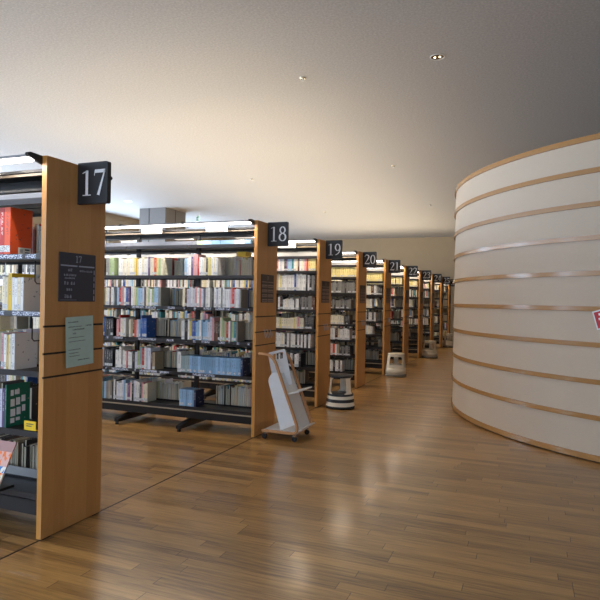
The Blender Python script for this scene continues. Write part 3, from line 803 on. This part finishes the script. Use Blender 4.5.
# ------------------------------------------------------------------ display cart beside case 18
cart = empty('book_cart', (0, 0, 0)); tag(cart, 'white plywood-edged book display cart on casters beside end panel 18', 'cart')
prof = catmull([(.080, .085), (.25, .085), (.40, .085), (.447, .10), (.458, .145), (.435, .22), (.34, .46), (.245, .70), (.215, .775), (.165, .832), (.11, .85), (.03, .852)], 6)
for y in (2.735, 3.11):
    b = MB(); b.ribbon(prof, 0.024, y, y+0.026, M['ply']); recalc(b.build('side_rail', cart, bevel=0.002))
b = MB(); b.box(0.085, 0.445, 2.763, 3.108, 0.075, 0.093, M['white']); b.build('base_plate', cart, bevel=0.002)
def lean_pt(t, off):  # point along the straight flank of the rail, offset toward -x
    x = .448+(.245-.448)*t; z = .18+(.70-.18)*t; nx, nz = -0.93, -0.365
    return (x+nx*off, z+nz*off)
b = MB(); P = [lean_pt(-.12, .016), lean_pt(.93, .016), lean_pt(.93, .024), lean_pt(-.12, .024)]
b.prism(P, 2.763, 3.108, M['white']); recalc(b.build('back_board', cart))
b = MB(); P = [(.455, .473), (.455, .486), (.345, .455), (.345, .442)]; P = [(.46, .488), (.46, .500), (.335, .468), (.335, .456)]
b.prism(P, 2.763, 3.145, M['white']); recalc(b.build('display_ledge', cart))
b = MB(); P = [(.50, .118), (.50, .130), (.425, .108), (.425, .096)]
b.prism(P, 2.763, 3.145, M['white']); recalc(b.build('display_ledge', cart))
# lower side plate with a rounded corner
bl, br, tr, tl = (.275, .10), (.435, .17), (.245, .655), (.13, .565)
P = [bl, br, tr]+[(.225, .672), (.195, .673), (.162, .650), (.138, .61), (.133, .575)]
b = MB(); b.prism(P, 2.764, 2.774, M['white']); recalc(b.build('side_plate', cart))
# upper plate with a hand slot
b = MB(); y0, y1 = 2.900, 2.908
OP = [(.061, .838), (.072, .856), (.235, .898), (.250, .893), (.275, .80), (.335, .55), (.215, .50), (.115, .60)]
HP = [(.112, .818), (.122, .842), (.222, .868), (.232, .858), (.236, .815), (.228, .803), (.126, .780), (.116, .788)]
for yy in (y0, y1):
    V = [(p[0], yy, p[1]) for p in OP+HP]
    b.add(V, [(i, (i+1) % 8, 8+(i+1) % 8, 8+i) for i in range(8)], M['white'])
for Q in (OP, HP):
    V = [(p[0], y0, p[1]) for p in Q]+[(p[0], y1, p[1]) for p in Q]
    b.add(V, [(i, (i+1) % 8, 8+(i+1) % 8, 8+i) for i in range(8)], M['white'])
recalc(b.build('handle_plate', cart))
for x, y in ((.100, 2.765), (.425, 2.765), (.100, 3.11), (.425, 3.11)):
    c = MB(); c.lathe([(.001, .066), (.012, .066), (.012, .074), (.001, .074)], M['chrome'], (x, y, 0), 12)
    c.box(x-.016, x+.016, y-.004, y+.004, .03, .068, M['chrome']); cc = c.build('caster_fork', cart)
    w = MB(); T = Matrix.Translation((x, y+.004, .0265)) @ Matrix.Rotation(PI/2, 4, 'X')
    w.lathe([(.004, -.014), (.024, -.014), (.0262, -.009), (.0262, .009), (.024, .014), (.004, .014), (.004, -.014)], M['rubber'], seg=24, T=T); w.build('caster_wheel', cc)

# ------------------------------------------------------------------ step stools
def stool(n_, x, y, rz, striped):
    r = empty('step_stool', (x, y, 0), rz)
    body = M['stool_white'] if striped else M['stool_grey']
    H = 0.43
    b = MB(); b.lathe([(.001, H-.03), (.150, H-.03), (.158, H-.022), (.158, H-.006), (.152, H), (.001, H)], M['sign'] if striped else body, seg=40)
    b.build('seat', r)
    # cone wall with four rounded openings
    z0, z1 = (0.19, 0.40) if striped else (0.155, 0.40)
    r0, r1 = (.158, .138) if striped else (.182, .155)
    def wall(tt, hgt): return r0+(r1-r0)*(hgt-z0)/(z1-z0)
    b = MB(); seg = 96; rows = 16
    def hole(a, z):
        u = ((a/(2*PI/3)) % 1.0-0.5)*2; v = ((z-z0)/(z1-z0)-(0.5 if striped else 0.57))*2
        return (abs(u)/0.78)**5+(abs(v)/(0.98 if striped else 0.66))**5 < 1
    V = []; F = []
    for i in range(seg):
        a = 2*PI*i/seg
        for k in range(rows+1):
            z = z0+(z1-z0)*k/rows; q = wall(0, z); V.append((q*math.cos(a), q*math.sin(a), z))
    o_ = len(V)
    for i in range(seg):
        a = 2*PI*i/seg
        for k in range(rows+1):
            z = z0+(z1-z0)*k/rows; q = wall(0, z)-0.010; V.append((q*math.cos(a), q*math.sin(a), z))
    solid = [[not hole(2*PI*(i+.5)/seg, z0+(z1-z0)*(k+.5)/rows) for k in range(rows)] for i in range(seg)]
    R_ = rows+1
    for i in range(seg):
        j = (i+1) % seg
        for k in range(rows):
            if not solid[i][k]: continue
            F += [(i*R_+k, j*R_+k, j*R_+k+1, i*R_+k+1), (o_+i*R_+k, o_+i*R_+k+1, o_+j*R_+k+1, o_+j*R_+k)]
            if not solid[(i-1) % seg][k]: F.append((i*R_+k, i*R_+k+1, o_+i*R_+k+1, o_+i*R_+k))
            if not solid[j][k]: F.append((j*R_+k, o_+j*R_+k, o_+j*R_+k+1, j*R_+k+1))
            if k == 0 or not solid[i][k-1]: F.append((i*R_+k, o_+i*R_+k, o_+j*R_+k, j*R_+k))
            if k == rows-1 or not solid[i][k+1]: F.append((i*R_+k+1, j*R_+k+1, o_+j*R_+k+1, o_+i*R_+k+1))
    b.add(V, F, body, smooth=True); q = b.build('body', r); q.data.set_sharp_from_angle(angle=math.radians(40))
    if striped:
        for nm, a0, a1, ra, rb, mt in (('base_step', .165, .19, .172, .168, M['sign']), ('white_band', .125, .165, .178, .172, body), ('black_band', .085, .125, .184, .178, M['sign']), ('white_band', .035, .085, .190, .184, body)):
            b = MB(); b.lathe([(.001, a0), (ra, a0), (rb, a1), (.001, a1)], mt, seg=48); b.build(nm, r).data.set_sharp_from_angle(angle=math.radians(40))
        b = MB(); b.lathe([(.001, 0), (.188, 0), (.192, .034), (.001, .034)], M['rubber'], seg=48); b.build('rubber_rim', r)
    else:
        b = MB(); b.lathe([(.001, .045), (.194, .045), (.184, .15), (.150, .154), (.001, .154)], body, seg=48); b.build('base_step', r)
        b = MB(); b.lathe([(.001, 0), (.196, 0), (.200, .02), (.197, .044), (.001, .044)], M['stool_ring'], seg=48); b.build('rubber_rim', r)
    return r
G = 'round step stools along the aisle'
tag(stool(0, .265, 4.74, math.radians(-145), True), 'black-seated stool with black and white striped base beside end panel 19', 'step stool', G)
tag(stool(1, .215, 8.33, math.radians(-138), False), 'warm grey step stool with rounded window, beside end panel 21', 'step stool', G)
tag(stool(2, .212, 12.3, math.radians(-150), False), 'warm grey step stool standing beside end panel 23', 'step stool', G)
tag(stool(3, .212, 16.1, math.radians(-138), False), 'small far grey step stool near the drum edge, beside end panel 25', 'step stool', G)

# ------------------------------------------------------------------ red card on the drum
ang = math.atan2(3.265-DC[1], 3.085-DC[0])
n_ = Vector((math.cos(ang), math.sin(ang), 0)); t_ = Vector((-math.sin(ang), math.cos(ang), 0))
card = empty('red_card'); T = Matrix((t_, -n_, Vector((0, 0, 1)))).transposed().to_4x4()
T.translation = Vector((DC[0], DC[1], 0))+n_*(DR+0.008)+Vector((0, 0, 1.34))
card.matrix_world = T @ Matrix.Rotation(math.radians(-17), 4, 'Y')
tag(card, 'red card with a white border stuck crookedly on the cream drum', 'sign')
b = MB(); b.box(0, 0.24, 0, 0.003, -0.17, 0, M['white']); b.build('card_border', card)
b = MB(); b.box(0.012, 0.228, -0.0008, 0, -0.158, -0.012, M['red']); b.build('card_face', card)
b = MB()
for x, z, w in ((.05, -.05, .14), (.04, -.09, .16), (.06, -.125, .1)):
    for k in range(int(w/0.03)): b.box(x+k*.03, x+k*.03+.02, -.0014, -.0009, z, z+.02, M['digit'])
b.build('card_text', card)

# ------------------------------------------------------------------ ceiling fittings
def downlight(x, y, r, label, deep=True):
    e = empty('downlight', (x, y, ZC)); tag(e, label, 'downlight', 'recessed ceiling downlights')
    b = MB(); b.lathe([(r*0.86, -.001), (r*0.88, -.006), (r, -.006), (r*1.02, 0.0)], M['cone'], seg=36); b.build('trim_ring', e)
    b = MB(); b.lathe([(r*0.86, -.002), (r*0.6, -.0035), (r*0.3, -.0025), (.001, -.002)], M['chrome'], seg=36); b.build('reflector', e)
    b = MB()
    for dx in (-.022, .022): b.lathe([(.001, -.012), (.010, -.009), (.012, -.0035)], emit_w, (dx*1.2, 0, 0), 12)
    b.build('bulb', e)
emit_w = emit('bulb_glow', (1, .85, .55, 1), 2.0)
downlight(1.61, 3.69, 0.078, 'chrome recessed downlight in the ceiling near the top of the drum')
downlight(-7.64, 10.32, 0.12, 'flat round downlight at far left of the ceiling above sign 17')
def sprinkler(x, y, label):
    e = empty('sprinkler_head', (x, y, ZC)); tag(e, label, 'sprinkler', 'ceiling sprinkler heads')
    b = MB(); b.lathe([(.001, -.010), (.028, -.010), (.036, -.004), (.038, 0)], M['chrome'], seg=20); b.build('base_plate', e)
    b = MB(); b.lathe([(.006, -.010), (.006, -.030), (.016, -.031), (.016, -.035), (.001, -.035)], M['cone'], seg=14); b.build('deflector', e)
sprinkler(.05, 3.76, 'small sprinkler head nearest the camera, left of the chrome downlight')
sprinkler(.08, 8.41, 'small sprinkler head in the middle of the ceiling')
sprinkler(-3.07, 8.68, 'small sprinkler head above and left of sign 18')
sprinkler(.03, 13.09, 'far sprinkler head beside the upper edge of the drum')
sprinkler(-3.11, 13.49, 'far sprinkler head above sign 19')
# emergency exit sign hanging from the ceiling
e = empty('exit_sign', (-6.84, 12.6, 3.73)); tag(e, 'small green and white emergency exit sign hanging beyond case 18', 'exit sign')
e.rotation_euler = (0, 0, -0.5)
b = MB(); b.box(-.09, .09, -.015, .015, 0, .17, M['exit_white']); b.build('light_box', e)
b = MB(); b.box(-.075, -.045, -.017, -.0155, .02, .15, M['exit_green']); b.box(-.045, .05, -.017, -.0155, .115, .15, M['exit_green'])
b.lathe([(.001, 0), (.014, .0), (.001, .001)], M['exit_green'], (0, 0, 0), 12, T=Matrix.Translation((.0, -.0165, .095)) @ Matrix.Rotation(PI/2, 4, 'X'))
b.box(-.02, .02, -.017, -.0155, .05, .078, M['exit_green']); b.box(.015, .04, -.017, -.0155, .02, .05, M['exit_green']); b.box(-.03, -.01, -.017, -.0155, .02, .05, M['exit_green'])
b.build('running_figure', e)
b = MB()
for x in (-.05, .05): b.tube([(x, 0, .17), (x, 0, .32)], .004, M['cone'], 8)
b.build('hanging_rod', e)

# ------------------------------------------------------------------ canopy lamp light of the bookcases, plus added unseen uplights
WARM = lambda n: (1.0, 0.92, 0.82) if n <= 18 else (1.0, 0.82, 0.6)
UPF = {17: 0.2, 18: 0.75, 19: 1.15, 20: 1.15, 25: 1.2, 26: 1.3}  # per-case strength of the added uplights, shapes the ceiling glow
for n in range(17, 27):
    Y = case_y(n); xc = BX0-BAY*NB/2; Lx = BAY*NB-0.06
    area('added_uplight', (xc, Y+PWID/2, 2.155), (PI, 0, 0), Lx, 0.25, P_UP*UPF.get(n, 1.0), (1.0, 0.83, 0.58))  # added source without a fixture on the case tops, brightens the ceiling
    o = area('canopy_front_light', (xc, Y-0.066, 2.1550), (math.radians(0), 0, 0), Lx, 0.03, P_FRONT, WARM(n))
    o = area('canopy_rear_light', (xc, Y+PWID+0.066, 2.1550), (math.radians(0), 0, 0), Lx, 0.03, P_REAR, WARM(n))
